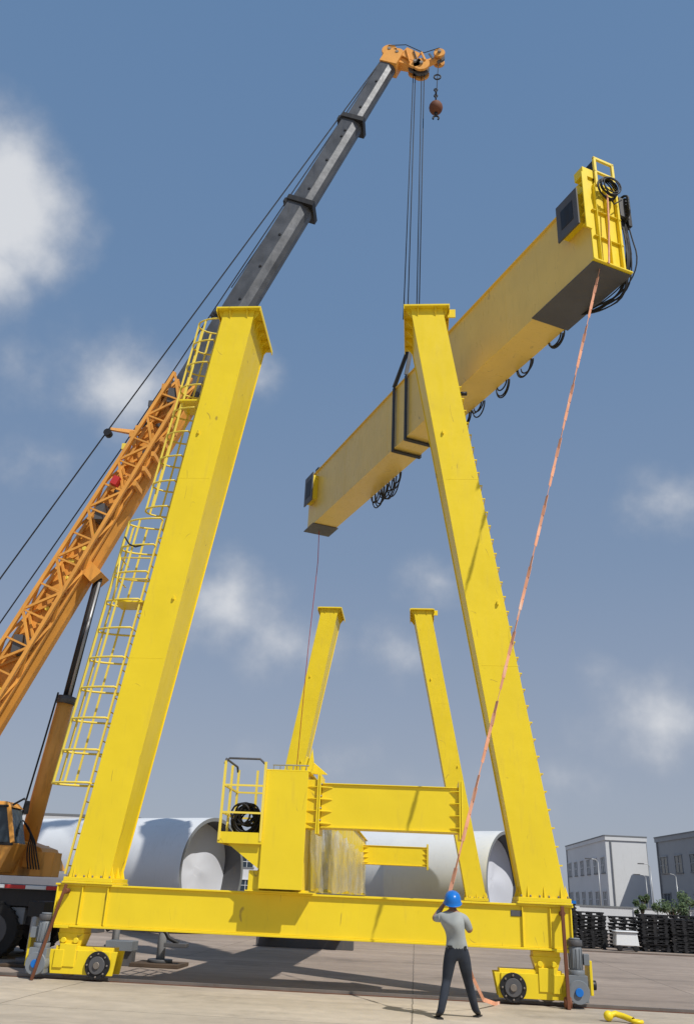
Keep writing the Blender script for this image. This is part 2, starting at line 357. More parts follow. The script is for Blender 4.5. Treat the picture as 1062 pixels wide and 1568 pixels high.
# loose film draped along the side of the girder
G=MB();k=G.mi(FILM);ny,nz_=60,16;rn=random.Random(3);grid=[]
for i in range(ny+1):
    y=17.8+19.0*i/ny;row=[]
    for j in range(nz_+1):
        t=j/nz_;z=1.70+1.45*t+.05*math.sin(i*.7)
        row.append(G.bm.verts.new((xb+.05+.03*math.sin(i*1.1+j*.5)+.10*(1-t)*(.5+.5*math.sin(i*.45))+rn.uniform(-.012,.012),y,z)))
    grid.append(row)
for i in range(ny):
    for j in range(nz_):
        f=G.bm.faces.new((grid[i][j],grid[i+1][j],grid[i+1][j+1],grid[i][j+1]));f.material_index=k;f.smooth=True
G.done("protective_film",root)
def arm(yc,xs,xe,za,zb_,n):
    G=MB()
    G.box(xs+.28,xe-.06,yc-.25,yc+.25,za+.02,zb_-.02,YEL)
    G.box(xs+.28,xe,yc-.29,yc+.29,zb_-.02,zb_,YEL); G.box(xs+.28,xe,yc-.29,yc+.29,za,za+.02,YEL)
    G.box(xe-.06,xe-.03,yc-.33,yc+.33,za-.12,zb_+.12,YEL)
    G.box(xe-.02,xe+.01,yc-.33,yc+.33,za-.12,zb_+.12,YEL)
    G.box(xs+.2,xs+.23,yc-.36,yc+.36,za-.12,zb_+.15,YEL); G.box(xs+.24,xs+.27,yc-.36,yc+.36,za-.12,zb_+.15,YEL)
    G.box(xs,xs+.2,yc-.3,yc+.3,za-.02,zb_+.05,YEL)
    for i in range(4):
        zz=za+.08+i*(zb_-za-.16)/3
        G.tri((xs+.27,yc-.26,zz),(xs+.27,yc-.35,zz),(xs+.5,yc-.26,zz),.02,(0,0,1),YEL)
        G.tri((xe-.06,yc-.26,zz),(xe-.06,yc-.33,zz),(xe-.24,yc-.26,zz),.02,(0,0,1),YEL)
        G.cyl((xs+.19,yc-.33,zz+.05),(xs+.3,yc-.33,zz+.05),.02,STL,6)
        G.tri((xs+.2,yc-.31,zz),(xs+.2,yc-.35,zz),(xs,yc-.31,zz),.02,(0,0,1),YEL)
    G.done(n,root,.005)
arm(17.45,-2.1,.88,2.8,3.62,"cross_arm_front")
arm(37.6,-2.4,.52,2.82,3.55,"cross_arm_rear")
G=MB();px0,px1,py0,py1,pz=-3.72,-2.88,16.95,18.3,2.5
G.box(px0,px1,py0,py1,pz,pz+.05,YEL); G.box(px0,px1,py0-.01,py0+.01,pz-.05,pz+.15,YEL); G.box(px0-.01,px0+.01,py0,py1,pz-.05,pz+.15,YEL)
G.tri((px0+.1,py0+.1,pz),(px1,py0+.1,pz),(px1,py0+.1,pz-.5),.03,(0,1,0),YEL)
G.tri((px0+.1,py1-.1,pz),(px1,py1-.1,pz),(px1,py1-.1,pz-.5),.03,(0,1,0),YEL)
for (x,y) in ((px0,py0),(px0,(py0+py1)/2),(px0,py1),(px1-.05,py0),(px0+.4,py1)):
    G.beam((x+.02,y,pz),(x+.02,y,pz+1.45),.045,.045,YEL2)
for zz in (.5,1.0):
    G.beam((px0,py0,pz+zz),(px1-.03,py0,pz+zz),.035,.035,YEL2); G.beam((px0+.02,py0,pz+zz),(px0+.02,py1,pz+zz),.035,.035,YEL2); G.beam((px0,py1,pz+zz),(px1,py1,pz+zz),.035,.035,YEL2)
G.path([(px0,py0,pz+1.4),(px0+.08,py0,pz+1.5),(px1-.15,py0,pz+1.5),(px1-.03,py0,pz+1.4)],.022,DGR)
G.path([(px0,py0,pz+1.4),(px0,py0+.1,pz+1.5),(px0,py1-.1,pz+1.5),(px0,py1,pz+1.4)],.022,DGR)
G.done("service_platform",root)
G=MB()
for i in range(14):
    G.ring((-3.28+random.uniform(-.05,.05),17.35+i*.03,pz+.38),(random.uniform(-.2,.2),1,random.uniform(-.2,.2)),.27+random.uniform(-.08,.04),.02,ROPE,16)
for i in range(6):
    G.ring((-3.3+random.uniform(-.1,.1),17.3+i*.03,pz+.5),(random.uniform(-.5,.5),1,random.uniform(-.4,.4)),.2,.02,ROPE,16,sy=random.uniform(.6,1.2))
G.box(-3.5,-3.05,17.4,17.8,pz+.05,pz+.2,BLK)
G.done("cable_coil",root)
G=MB()
for i in range(6):
    G.path([(-2.8+i*.13,17.25,z1),(-2.8+i*.13,17.25,z1+.12)],.012,GALV)
G.path([(-2.82,17.25,z1+.12),(-2.1,17.25,z1+.12)],.014,GALV)
G.done("toe_rail",root)

# ------------------------------------------------------------------ girder being lifted
root=empty("box_girder")
D=V((-.4725,.8813,0)).normalized(); W=V((.8813,.4725,0)).normalized(); Zv=V((0,0,1)); P0=V((3.80,14.95,14.41)); Lg=17.1;wd=.85;h=2.25
def fb(M,s0,s1,a0,a1,z0,z1,m): M.frame(P0,D,W,Zv,s0,s1,a0,a1,z0,z1,m)
G=MB()
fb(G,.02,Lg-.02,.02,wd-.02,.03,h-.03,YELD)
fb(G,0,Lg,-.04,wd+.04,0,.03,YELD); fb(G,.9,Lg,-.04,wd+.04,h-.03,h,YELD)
fb(G,-.01,.02,-.02,wd+.02,.03,h+.1,YEL)
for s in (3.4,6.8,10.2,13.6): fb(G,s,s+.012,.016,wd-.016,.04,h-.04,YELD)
fb(G,-.05,2.2,-.1,wd+.1,-.035,-.002,DGR); fb(G,Lg-.9,Lg+.05,-.1,wd+.1,-.035,-.002,DGR)
fb(G,.05,.7,.0,wd,h-.02,h+.3,YEL)
for a in (.12,.42,.72): fb(G,-.1,-.01,a,a+.02,.05,h+.05,YEL)
for z in (.75,1.5): fb(G,-.07,-.01,.02,wd-.02,z,z+.02,YEL)
fb(G,-.12,.0,-.1,wd+.1,.0,.04,YEL)
for (s,n,za_,zb_) in ((.12,.75,1.15,2.2),(Lg-.95,.8,.9,2.1)):
    fb(G,s,s+n,-.24,-.2,za_,zb_,DGR); fb(G,s+.16,s+n-.16,-.25,-.241,za_+.25,zb_-.25,BLK)
    fb(G,s+.06,s+n-.06,-.2,.02,za_+.1,zb_-.1,YEL)
for z in (1.1,1.4,1.7,2.0,2.3,2.5): fb(G,.0,.14,-.14,-.02,z,z+.02,YEL)
fb(G,-.03,0.,-.16,.0,.95,2.6,YEL)
fb(G,.0,.3,-.1,.2,h+.3,h+.55,YEL)
for a in (.22,.74):
    fb(G,-.05,.01,a,a+.07,h+.1,h+.95,YEL2)
fb(G,-.05,.01,.22,.81,h+.9,h+.97,YEL2); fb(G,-.05,.01,.22,.81,h+.5,h+.55,YEL2)
fb(G,.01,.25,.24,.3,h+.25,h+.9,BLK)
fb(G,Lg-.6,Lg-.3,.1,.5,h,h+.3,BLK)
G.done("girder_body",root,.006)
G=MB()
for i in range(9):
    G.ring(P0+D*(-.16-.02*i)+W*(.42+random.uniform(-.03,.03))+Zv*(2.15+random.uniform(-.04,.04)),D+W*random.uniform(-.2,.2),.24+random.uniform(-.04,.04),.016,ROPE,18)
G.path([P0-D*.2+W*.42+Zv*1.9,P0-D*.2+W*.55+Zv*1.75,P0-D*.18+W*.8+Zv*2.0],.016,ROPE)
for i in range(9):
    a=wd+.08+random.uniform(0,.22)
    pts=[P0+D*.1+W*a+Zv*(2.2-.1*i%3),P0+D*.1+W*(a+.1)+Zv*1.4,P0+D*.05+W*(a+.12+random.uniform(-.1,.15))+Zv*(.5+random.uniform(-.3,.2)),P0+D*.3+W*(a+.05)+Zv*(-.1+random.uniform(-.25,.2)),P0+D*.9+W*(wd+.05)+Zv*(-.2+random.uniform(-.15,.1)),P0+D*1.6+W*(wd)+Zv*.0]
    for _ in range(2):
        q=[pts[0]]
        for u_0,u_1 in zip(pts,pts[1:]): q+= [u_0*.75+u_1*.25,u_0*.25+u_1*.75]
        pts=q+[pts[-1]]
    G.path(pts,.016,ROPE)
for i in range(4): G.ring(P0+D*.1+W*(wd+.22)+Zv*(1.9+.1*i),W,.22,.03,ROPE,14)
fb(G,0,.3,wd+.05,wd+.32,1.75,2.3,DGR); fb(G,.05,.2,wd+.32,wd+.42,1.6,2.2,BLK)
for s in (2.6,3.9,5.0,6.2,6.9,7.4):
    for j in range(3):
        G.ring(P0+D*(s+random.uniform(-.05,.05))+W*(wd+.03+.03*j)+Zv*.02,W,.22+random.uniform(0,.1),.02,ROPE,12,math.pi,2*math.pi,ex=D,sy=random.uniform(.7,1.2))
for i in range(14):
    s=11.2+i*.13
    G.ring(P0+D*s+W*(wd+.05)+Zv*.0,W+D*random.uniform(-.3,.3),.28+random.uniform(-.05,.2),.022,ROPE,14,math.pi,2*math.pi,ex=D,sy=random.uniform(.9,1.6))
G.done("festoon_cable",root)
G=MB();HK=P0+D*9.2+W*wd*.5+Zv*(h+2.0)
for ds in (-.42,.42):
    s=9.2+ds
    ds2=.07
    fb(G,s-ds2,s+ds2,-.075,-.045,-.04,h,BLK); fb(G,s-ds2,s+ds2,wd+.045,wd+.075,-.04,h,BLK); fb(G,s-ds2,s+ds2,-.075,wd+.075,-.08,-.04,BLK)
    for a in (-.06,wd+.06):
        G.beam(P0+D*s+W*a+Zv*h,HK,.13,.03,BLK,up=D)
G.done("lifting_sling",root)

# ------------------------------------------------------------------ mobile crane
root=empty("mobile_crane")
b0=V((-13.0,22.5,2.0)); b1=V((-1.15,23.2,31.6)); bd=(b1-b0).normalized()
fr=lambda t:b0+(b1-b0)*t
tz=lambda z:(z-2.0)/29.6
G=MB()
upv=V((-1,0,.3))
def boomseg(za,zb,w,hh,m,collar=True):
    p,q=fr(tz(za)),fr(tz(zb))
    s=bd.cross(upv).normalized();u=s.cross(bd)
    prof=[(-w/2,hh*.5),(w/2,hh*.5),(w/2,-hh*.1),(w*.36,-hh*.38),(w*.14,-hh*.5),(-w*.14,-hh*.5),(-w*.36,-hh*.38),(-w/2,-hh*.1)]
    A=[G.bm.verts.new(p+s*x+u*y) for x,y in prof];B=[G.bm.verts.new(q+s*x+u*y) for x,y in prof];k=G.mi(m)
    for i in range(8):
        j=(i+1)%8;f=G.bm.faces.new((A[i],A[j],B[j],B[i]));f.material_index=k
    for L in (A[::-1],B): f=G.bm.faces.new(L);f.material_index=k
    if collar:
        G.beam(q-bd*.16,q+bd*.06,w+.14,hh+.14,BLK,up=u)
        G.beam(q+u*(hh*.5+.15)-bd*.1,q+u*(hh*.5+.15)+bd*.1,w*.5,.25,BLK,up=u)
boomseg(2.2,16.0,.85,.95,ORG)
boomseg(15.9,18.9,.84,.92,GRYB);boomseg(18.9,24.0,.8,.88,GRYB)
boomseg(23.9,28.2,.68,.76,GRYB)
boomseg(28.1,31.5,.56,.62,GRYB,False)
s_=bd.cross(upv).normalized();u_=s_.cross(bd)
for z in (19.6,21,22.4,24.6,26,27.2,27.5,28.8,30.2):
    c=fr(tz(z)); 
    w_=.42 if z<24 else (.36 if z<28.2 else .3)
    sg=-1 if s_.y>0 else 1
    G.cyl(c+s_*sg*(w_-.03),c+s_*sg*(w_+.01),.05,BLK,8)
G.done("telescopic_boom",root,.01)
G=MB()
ja,jb=fr(tz(3.6)),fr(tz(16.2))
n=16
ch=[]
for (oy,ou,ou2) in ((-.50,.44,.30),(-.50,-.42,-.3),(-.92,.44,.30),(-.92,-.42,-.3)):
    p=ja+V((0,oy,0))+u_*ou;q=jb+V((0,oy,0))+u_*ou2;ch.append((p,q));G.beam(p,q,.1,.1,ORG)
for i in range(n):
    t0,t1=i/n,(i+1)/n
    L=lambda c,t:ch[c][0].lerp(ch[c][1],t)
    for c1,c2 in ((0,1),(2,3),(0,2),(1,3)):
        if i%2: c1,c2=c2,c1
        G.beam(L(c1,t0),L(c2,t1),.065,.065,ORG)
    G.beam(L(2,t0),L(3,t0),.05,.05,ORG)
for z in (7.5,11.5,15.5):
    G.beam(fr(tz(z))+V((0,-.45,0)),fr(tz(z))+V((0,-.9,0)),.25,.5,DGR)
for i in range(26):
    z=4.5+i*.46;G.cyl(fr(tz(z))+V((0,-.42,0))+u_*random.uniform(-.35,.35),fr(tz(z))+V((0,-.52,0)),.07,random.choice((ORG,DGR,YEL2)),8)
for i in range(12):
    z=13.6+i*.22;p=fr(tz(z))+u_*(.45+random.uniform(-.1,.2));G.beam(p+V((0,-.6,0)),p+V((0,.3,0)),.12,.2,random.choice((ORG,ORG,YEL2,DGR)))
for i in range(5):
    z=12.6+i*.5;p=fr(tz(z))+u_*(-.5);G.beam(p+V((0,-.9,0)),p+V((0,-.3,0)),.1,.15,ORG)
pb=fr(tz(14.4))+u_*.5
G.beam(pb,V((-9.5,22.3,14.5)),.16,.16,ORG,w2=.08,h2=.08); G.cyl(V((-9.55,22.2,14.35)),V((-9.55,22.4,14.35)),.12,BLK,12)
G.beam(fr(tz(12.3))+V((0,-.98,0)),fr(tz(12.55))+V((0,-.98,0)),.25,.2,RED)
G.done("stowed_lattice_jib",root)
G=MB();t=b1
G.beam(t-bd*.4,t+bd*.35,.66,.7,ORG,up=u_)
G.beam(t+bd*.1,V((.05,23.2,31.2)),.42,.42,ORG,w2=.3,h2=.3)
G.beam(V((-.1,23.2,31.3)),V((.75,23.2,31.75)),.2,.3,ORG,w2=.15,h2=.2)
for x,z,r in ((-1.25,32.0,.3),(-.95,31.8,.28),(.0,31.15,.32),(-.25,31.25,.26),(.7,31.75,.22)):
    for dy in (-.22,0,.22): G.cyl((x,23.2+dy-.05,z),(x,23.2+dy+.05,z),r,ORG if dy else DGR,16)
    G.cyl((x,22.85,z),(x,23.55,z),.07,STL,10)
G.beam(V((-.7,22.95,31.9)),V((-.15,22.95,31.5)),.06,.5,ORG); G.beam(V((-.7,23.45,31.9)),V((-.15,23.45,31.5)),.06,.5,ORG)
for i in range(4): G.beam(V((-.6+.3*i,22.9,31.95-.1*i)),V((-.45+.3*i,22.9,31.2+.05*i)),.04,.08,DGR if i%2 else ORG)
G.path([(-1.3,22.9,32.2),(-.6,22.9,32.2),(.1,22.9,31.7),(.7,22.9,31.95)],.018,ROPE)
G.done("boom_head",root,.01)
G=MB()
hx=HK.x;hy=HK.y
for i,(xt,xbm) in enumerate(((-.3,-.36),(-.22,-.22),(0.02,0.08),(.12,.16))):
    G.cyl((xt,23.2,31.2),(hx+xbm,hy,HK.z+.6),.018,ROPE,6)
G.box(hx-.3,hx+.3,hy-.15,hy+.15,HK.z+.1,HK.z+.75,ORG); G.cyl((hx,hy-.2,HK.z+.5),(hx,hy+.2,HK.z+.5),.3,DGR,16)
G.ring((hx,hy,HK.z-.02),(0,1,0),.14,.05,DGR,14,-math.pi*.9,math.pi*.5)
ax,ay=.56,23.0
G.cyl((ax+.12,ay,31.6),(ax,ay,29.0),.015,ROPE,6)
G.ring((ax+.06,ay,30.45),(0,1,0),.13,.03,ROPE,10)
for i in range(5): G.ring((ax,ay,29.75-i*.16),((i%2),1-(i%2),0),.06,.03,ROPE,8)
G.sph((ax,ay,28.8),.26,RST,(1,1,1.1)); G.cyl((ax,ay,28.56),(ax,ay,28.36),.08,ROPE,8,.04)
G.ring((ax,ay,28.26),(0,1,0),.11,.035,ROPE,10,-math.pi*.9,math.pi*.5)
G.path([(-1.2,23,32.2),(-9.55,22.3,14.5),(-15.7,22.2,1.8)],.022,ROPE)
G.path([(-1.35,23,31.9),(-5.0,22.8,23.6),(-9.2,22.6,13.9),(-14.7,22.3,1.9)],.02,ROPE)
G.path([(-1.3,23.3,32.1),(-6.4,22.9,20.4)],.018,ROPE)
G.done("hoist_ropes",root)
G=MB()
y=22.5
G.cyl((-9.15,y,9.7),(-9.47,y,6.1),.12,BLK,14);G.cyl((-9.05,y-.13,9.5),(-9.37,y-.13,6.1),.04,GALV,8); G.cyl((-9.46,y,6.2),(-9.85,y,2.2),.22,ORG,18); G.cyl((-9.46,y,6.25),(-9.48,y,6.05),.25,DGR,18)
G.beam((-9.75,22.5,10.2),(-9.1,22.5,9.6),.7,.4,ORG)
G.path([(-9.6,22.2,6.3),(-9.75,22.2,5),(-9.95,22.1,3)],.025,ROPE)
G.done("luffing_cylinder",root)
G=MB()
G.box(-15.5,-9.6,21.7,23.4,1.75,2.5,ORG)
for y in (21.85,23.1): G.hexa([(-14.2,y,2.5),(-11.5,y,2.5),(-11.5,y+.12,2.5),(-14.2,y+.12,2.5),(-13.4,y,3.5),(-12.6,y,3.5),(-12.6,y+.12,3.5),(-13.4,y+.12,3.5)],ORG)
G.box(-16.6,-14.3,21.4,23.7,1.8,3.0,ORG)
G.cyl((-11.5,22.5,1.5),(-11.5,22.5,1.75),.9,DGR,24)
G.hexa([(-10.4,21.9,2.0),(-8.9,21.9,1.9),(-8.9,23,1.9),(-10.4,23,2.0),(-10.3,21.9,2.7),(-9.2,21.9,2.4),(-9.2,23,2.4),(-10.3,23,2.7)],ORG)
G.box(-9.3,-8.75,21.7,22.2,1.75,2.3,ORG)
for i in range(5):
    pts=[V((-9.65+.05*i,21.6,3.0-.06*i)),V((-9.35+.03*i,21.55,2.75-.05*i)),V((-9.4+.06*i,21.55,2.3)),V((-9.3+.07*i,21.6,1.9))]
    for _ in range(2):
        q=[pts[0]]
        for u_0,u_1 in zip(pts,pts[1:]): q+= [u_0*.75+u_1*.25,u_0*.25+u_1*.75]
        pts=q+[pts[-1]]
    G.path(pts,.02,ROPE)
G.done("superstructure",root,.02)
G=MB();cx0,cx1,cy0,cy1=-11.2,-9.45,20.9,21.65
G.hexa([(cx0,cy0,1.8),(cx1-.25,cy0,1.8),(cx1-.25,cy1,1.8),(cx0,cy1,1.8),(cx0,cy0,2.45),(cx1,cy0,2.45),(cx1,cy1,2.45),(cx0,cy1,2.45)],ORG)
G.hexa([(cx0+.05,cy0+.04,2.45),(cx1-.05,cy0+.04,2.45),(cx1-.05,cy1,2.45),(cx0+.05,cy1,2.45),(cx0+.05,cy0+.04,3.25),(cx1-.3,cy0+.04,3.25),(cx1-.3,cy1,3.25),(cx0+.05,cy1,3.25)],GLS)
G.hexa([(cx0,cy0,3.25),(cx1-.25,cy0,3.25),(cx1-.25,cy1,3.25),(cx0,cy1,3.25),(cx0+.1,cy0+.05,3.38),(cx1-.4,cy0+.05,3.38),(cx1-.4,cy1,3.38),(cx0+.1,cy1,3.38)],ORG)
for xb_,xt_ in ((cx0+.04,cx0+.04),(cx0+.85,cx0+.85),(cx1-.05,cx1-.3)):
    G.beam((xb_,cy0+.02,2.45),(xt_,cy0+.02,3.25),.1,.06,ORG,up=(0,1,0))
G.beam((cx0,cy0-.01,2.42),(cx1-.02,cy0-.01,2.42),.03,.06,BLK); G.beam((cx0,cy0-.01,3.27),(cx1-.3,cy0-.01,3.27),.03,.05,BLK)
G.box(cx0+.95,cx1-.45,cy0-.02,cy0,1.95,2.35,ORG)
G.path([(cx1-.2,cy0,3.3),(cx1+.05,cy0,3.45),(cx1+.15,cy0,3.35)],.03,BLK); G.box(cx1+.1,cx1+.2,cy0-.03,cy0+.03,3.1,3.4,BLK)
G.done("operator_cab",root,.02)
G=MB()
G.box(-21,-7.6,21.1,23.9,1.1,1.46,BLK)
G.box(-21,-8.15,20.95,24.05,1.46,1.56,GRM)
for i in range(26):
    G.box(-21+i*.5,-20.5+i*.5-.002,20.93,20.949,1.47,1.55,RED if i%2 else WHT)
G.box(-21,-8.3,21.3,23.7,.7,1.1,BLK)
for i in range(8):
    G.box(-19.5+i*1.4,-18.8+i*1.4,21.15,21.5,.72,1.08,(DGR,GRM)[i%2])
for x in (-9.65,-11.05,-13.8,-15.2,-18.5):
    for y in (21.05,23.5):
        G.cyl((x,y,.58),(x,y+.4,.58),.58,RUB,28); G.cyl((x,y-.01,.58),(x,y+.02,.58),.34,DGR,20); G.cyl((x,y-.06,.58),(x,y,.58),.14,GRM,14)
        for j in range(24):
            t=j*math.pi/12; c=V((x+.575*math.cos(t),y+.2,.58+.575*math.sin(t)));G.beam(c-V((0,.2,0)),c+V((0,.2,0)),.06,.05,RUB,up=(math.cos(t),0,math.sin(t)))
G.done("carrier_chassis",root,.01)
G=MB()
for x in (-8.1,-13.0):
    G.box(x-.18,x+.18,19.6,25.4,.95,1.25,BLK)
    for y in (19.7,25.3):
        G.cyl((x,y,.15),(x,y,1.25),.1,GALV,12); G.cyl((x,y,.06),(x,y,.16),.28,DGR,16); G.box(x-.45,x+.45,y-.4,y+.4,.004,.06,BARK)
G.box(-7.9,-5.4,21.2,21.6,.85,1.1,BLK); G.cyl((-5.75,21.4,.12),(-5.75,21.4,1.2),.1,GALV,12); G.cyl((-5.75,21.4,.08),(-5.75,21.4,.15),.28,DGR,16); G.box(-6.3,-5.2,20.9,21.9,.004,.08,BARK)
G.path([(-7.2,20.8,1.1),(-6.9,20.9,.7),(-6.4,21.0,.95),(-5.9,21.2,1.2)],.04,ROPE)
G.path([(-5.9,21.1,1.1),(-5.5,21.0,.6),(-5.3,21.1,.5)],.05,BLK); G.box(-5.6,-5.1,21.0,21.3,.42,.5,DGR)
G.box(-6.9,-6.3,20.9,21.4,.3,.5,GRM); G.box(-6.9,-6.3,21.0,21.3,.0,.3,DGR)
G.done("outriggers",root,.008)
# low steel trestle and dunnage lying in the yard behind the frame
G=MB()
G.box(-5.2,-2.0,31.0,31.4,.0,.28,DGR);G.box(-4.9,-4.6,30.6,31.9,.28,.5,RST);G.box(-2.7,-2.4,30.6,31.9,.28,.5,RST);G.beam((-4.9,30.8,.55),(-2.3,31.6,.62),.12,.12,STL);G.box(-3.9,-3.3,31,31.5,.28,.62,BLK)
G.done("steel_trestle",None,.01)

# ------------------------------------------------------------------ tag lines
def ribbon(M,pts,w,m):
    for i in range(len(pts)-1):
        a=i*.5; M.beam(pts[i],pts[i+1],w*(.55+.45*abs(math.cos(a))),.008,m,up=(math.cos(a),math.sin(a),0))
HANDZ=V((.545,15.16,1.70))
G=MB()
A=P0+D*.1+W*.2+V((0,0,-.03));Bp=HANDZ
pts=[]
for i in range(61):
    t=i/60;p=A.lerp(Bp,t);p.x+=.04*math.sin(math.pi*t);pts.append(p)
ribbon(G,pts,.085,STRAP)
G.path([P0-D*.15+W*.25+V((0,0,-.03)),P0-D*.22+W*.3+Zv*1.0,P0-D*.22+W*.36+Zv*2.0],.02,STRAP)
G.done("tag_strap")
G=MB()
ribbon(G,[Bp,V((.6,15.2,1.5)),V((.7,15.22,1.25)),V((.8,15.4,.9)),V((.95,15.8,.5)),V((1.15,16.4,.15)),V((1.42,17.2,.02)),V((1.5,17.4,.012))],.07,STRAP)
G.done("tag_strap")
G=MB();A=P0+D*(Lg-.3)+W*.4
G.path([A,A+V((.0,.2,-1.2)),A+V((-.25,.8,-4.5)),A+V((-.6,2.2,-9)),A+V((-.9,3.6,-14.4))],.014,REDR)
G.done("tag_rope")

# ------------------------------------------------------------------ tower sections (large white steel tubes)
def tube_section(cx,cy,ang,L,r):
    M=MB();d=V((math.sin(ang),-math.cos(ang),0));c=V((cx,cy,r+.25));e=c-d*L
    n=72;a=V((0,0,1));b=d.cross(a)
    def ringv(p,rr): return [M.bm.verts.new(p+(a*math.cos(2*math.pi*i/n)+b*math.sin(2*math.pi*i/n))*rr) for i in range(n)]
    def band(A,B,m,sm=True):
        k=M.mi(m)
        for i in range(n):
            j=(i+1)%n;f=M.bm.faces.new((A[i],A[j],B[j],B[i]));f.material_index=k;f.smooth=sm
    p0=ringv(e,r);q=ringv(c,r);band(p0,q,WHT)
    # end flange, inner wall with its shade put into the colour, recessed tarpaulin cover
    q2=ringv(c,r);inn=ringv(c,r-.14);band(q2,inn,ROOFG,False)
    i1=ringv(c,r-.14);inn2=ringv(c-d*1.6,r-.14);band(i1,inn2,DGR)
    rings=[];rn=random.Random(int(cx*10))
    ph=[rn.uniform(0,6.28) for _ in range(6)]
    for j in range(9):
        q_=j/9;rr=(r-.145)*(1-q_)
        rings.append([M.bm.verts.new(c-d*(.85+(.06*math.sin(3*2*math.pi*i/n+ph[0]+2*q_)+.03*math.sin(5*2*math.pi*i/n+ph[1]-3*q_))*(1-q_)+.25*q_*(1-q_))+(a*math.cos(2*math.pi*i/n)+b*math.sin(2*math.pi*i/n))*rr) for i in range(n)])
    for j in range(8): band(rings[j],rings[j+1],COV)
    f=M.bm.faces.new(rings[-1]);f.material_index=M.mi(COV)
    f=M.bm.faces.new(ringv(e,r-.01));f.material_index=M.mi(COV)
    for t in (.15,.8):
        p=c-d*(L*t);w=b
        M.hexa([p-w*1.3-d*.25-V((0,0,c.z)),p+w*1.3-d*.25-V((0,0,c.z)),p+w*1.3+d*.25-V((0,0,c.z)),p-w*1.3+d*.25-V((0,0,c.z)),
                p-w*1.5-d*.25-V((0,0,c.z-.7)),p+w*1.5-d*.25-V((0,0,c.z-.7)),p+w*1.5+d*.25-V((0,0,c.z-.7)),p-w*1.5+d*.25-V((0,0,c.z-.7))],DGR)
    return M.done("steel_tower_section")
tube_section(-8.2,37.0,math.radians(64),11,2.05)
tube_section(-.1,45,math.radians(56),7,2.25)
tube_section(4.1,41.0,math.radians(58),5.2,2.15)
G=MB();G.box(-12.4,-11.6,34,34.8,0.3,1.9,GRM);G.box(-12.5,-11.5,33.9,34.9,1.9,2.0,DGR);G.box(-12.3,-11.7,33.98,34.0,1.2,1.7,BLK);G.box(-12.4,-11.6,34,34.8,0,.3,DGR);G.done("generator_set",None,.02)

# ------------------------------------------------------------------ buildings
def building(name,corners,hgt,wall,wins,par=.4,band=None):
    M=MB();k=M.mi(wall)
    n=len(corners)
    B=[M.bm.verts.new((x,y,0)) for x,y in corners];T=[M.bm.verts.new((x,y,hgt)) for x,y in corners]
    for i in range(n):
        f=M.bm.faces.new((B[i],B[(i+1)%n],T[(i+1)%n],T[i]));f.material_index=k
    f=M.bm.faces.new(T);f.material_index=M.mi(ROOFG)
    ctr=V((sum(c[0] for c in corners)/n,sum(c[1] for c in corners)/n,0))
    for i in range(n):
        p=V((*corners[i],0));q=V((*corners[(i+1)%n],0));d=(q-p);L=d.length;d.normalize();nr=V((d.y,-d.x,0))
        if nr.dot((p+q)/2-ctr)<0: nr=-nr
        Z_=V((0,0,1))
        M.frame(p,d,nr,Z_,-.05,L+.05,-.2,.12,hgt+.003,hgt+par,wall)
        M.frame(p,d,nr,Z_,-.08,L+.08,-.22,.16,hgt+par+.002,hgt+par+.12,ROOFG)
        M.frame(p,d,nr,Z_,0,L,.002,.05,0,.6,ROOFG)
        if i in wins:
            cols,rows,ww,wh,z0,dz=wins[i]
            for c in range(cols):
                for r in range(rows):
                    xc=L*(c+.5)/cols;z=z0+r*dz
                    M.frame(p,d,nr,Z_,xc-ww/2-.1,xc+ww/2+.1,.003,.09,z-.12,z,ROOFG)
                    M.frame(p,d,nr,Z_,xc-ww/2,xc+ww/2,.002,.03,z+.002,z+wh,GLS)
                    for e in (-ww/2,-.03,ww/2-.06): M.frame(p,d,nr,Z_,xc+e,xc+e+.06,.031,.07,z+.002,z+wh,wall)
                    M.frame(p,d,nr,Z_,xc-ww/2,xc+ww/2,.032,.068,z+wh*.5-.03,z+wh*.5+.03,wall)
                    M.frame(p,d,nr,Z_,xc-ww/2-.08,xc+ww/2+.08,.003,.15,z+wh,z+wh+.1,wall)
        M.frame(p,d,nr,Z_,.5,.6,.06,.16,.0,hgt,ROOFG)
    return M.done(name)
building("office_building",[(20.4,100),(24.8,100.5),(25.6,122),(19.8,122)],8.2,WALLW,{3:(6,2,1.6,1.5,1.6,3.4)})
building("factory_building",[(25.2,98),(28.0,72),(60,75),(58,100)],8.0,WALLG,{0:(7,2,1.8,1.5,1.6,3.4)})
building("warehouse",[(-60,105),(6,112),(6,135),(-60,130)],6.6,WALLW,{0:(24,2,1.6,1.2,1.6,2.6)})
building("warehouse",[(-40,60),(-19,60),(-19,80),(-40,80)],5.4,WALLW,{0:(8,1,1.6,1.2,2.6,2.6),1:(6,1,1.6,1.2,2.6,2.6)})
G=MB();G.box(6,40,66,66.25,0,1.6,WALLW);G.box(5.95,40.05,65.95,66.3,1.602,1.7,ROOFG)
for x in range(7,40,4): G.box(x,x+.35,65.9,66.0,0,1.6,WALLW)
G.done("boundary_wall")
def lamp(x,y,h):
    M=MB();M.cyl((x,y,0),(x,y,h),.08,GALV,10,.04);M.cyl((x,y,0),(x,y,.25),.16,GALV,12)
    M.path([(x,y,h-.05),(x-.15,y,h+.15),(x-.6,y,h+.22)],.03,GALV);M.box(x-1.0,x-.5,y-.1,y+.1,h+.16,h+.24,DGR);M.done("street_lamp")
for x,y,h in ((14.6,75,4.9),(19.9,80,4.9),(21.4,88,4.3),(22.2,72,5.2),(23.6,86,4.4)): lamp(x,y,h)
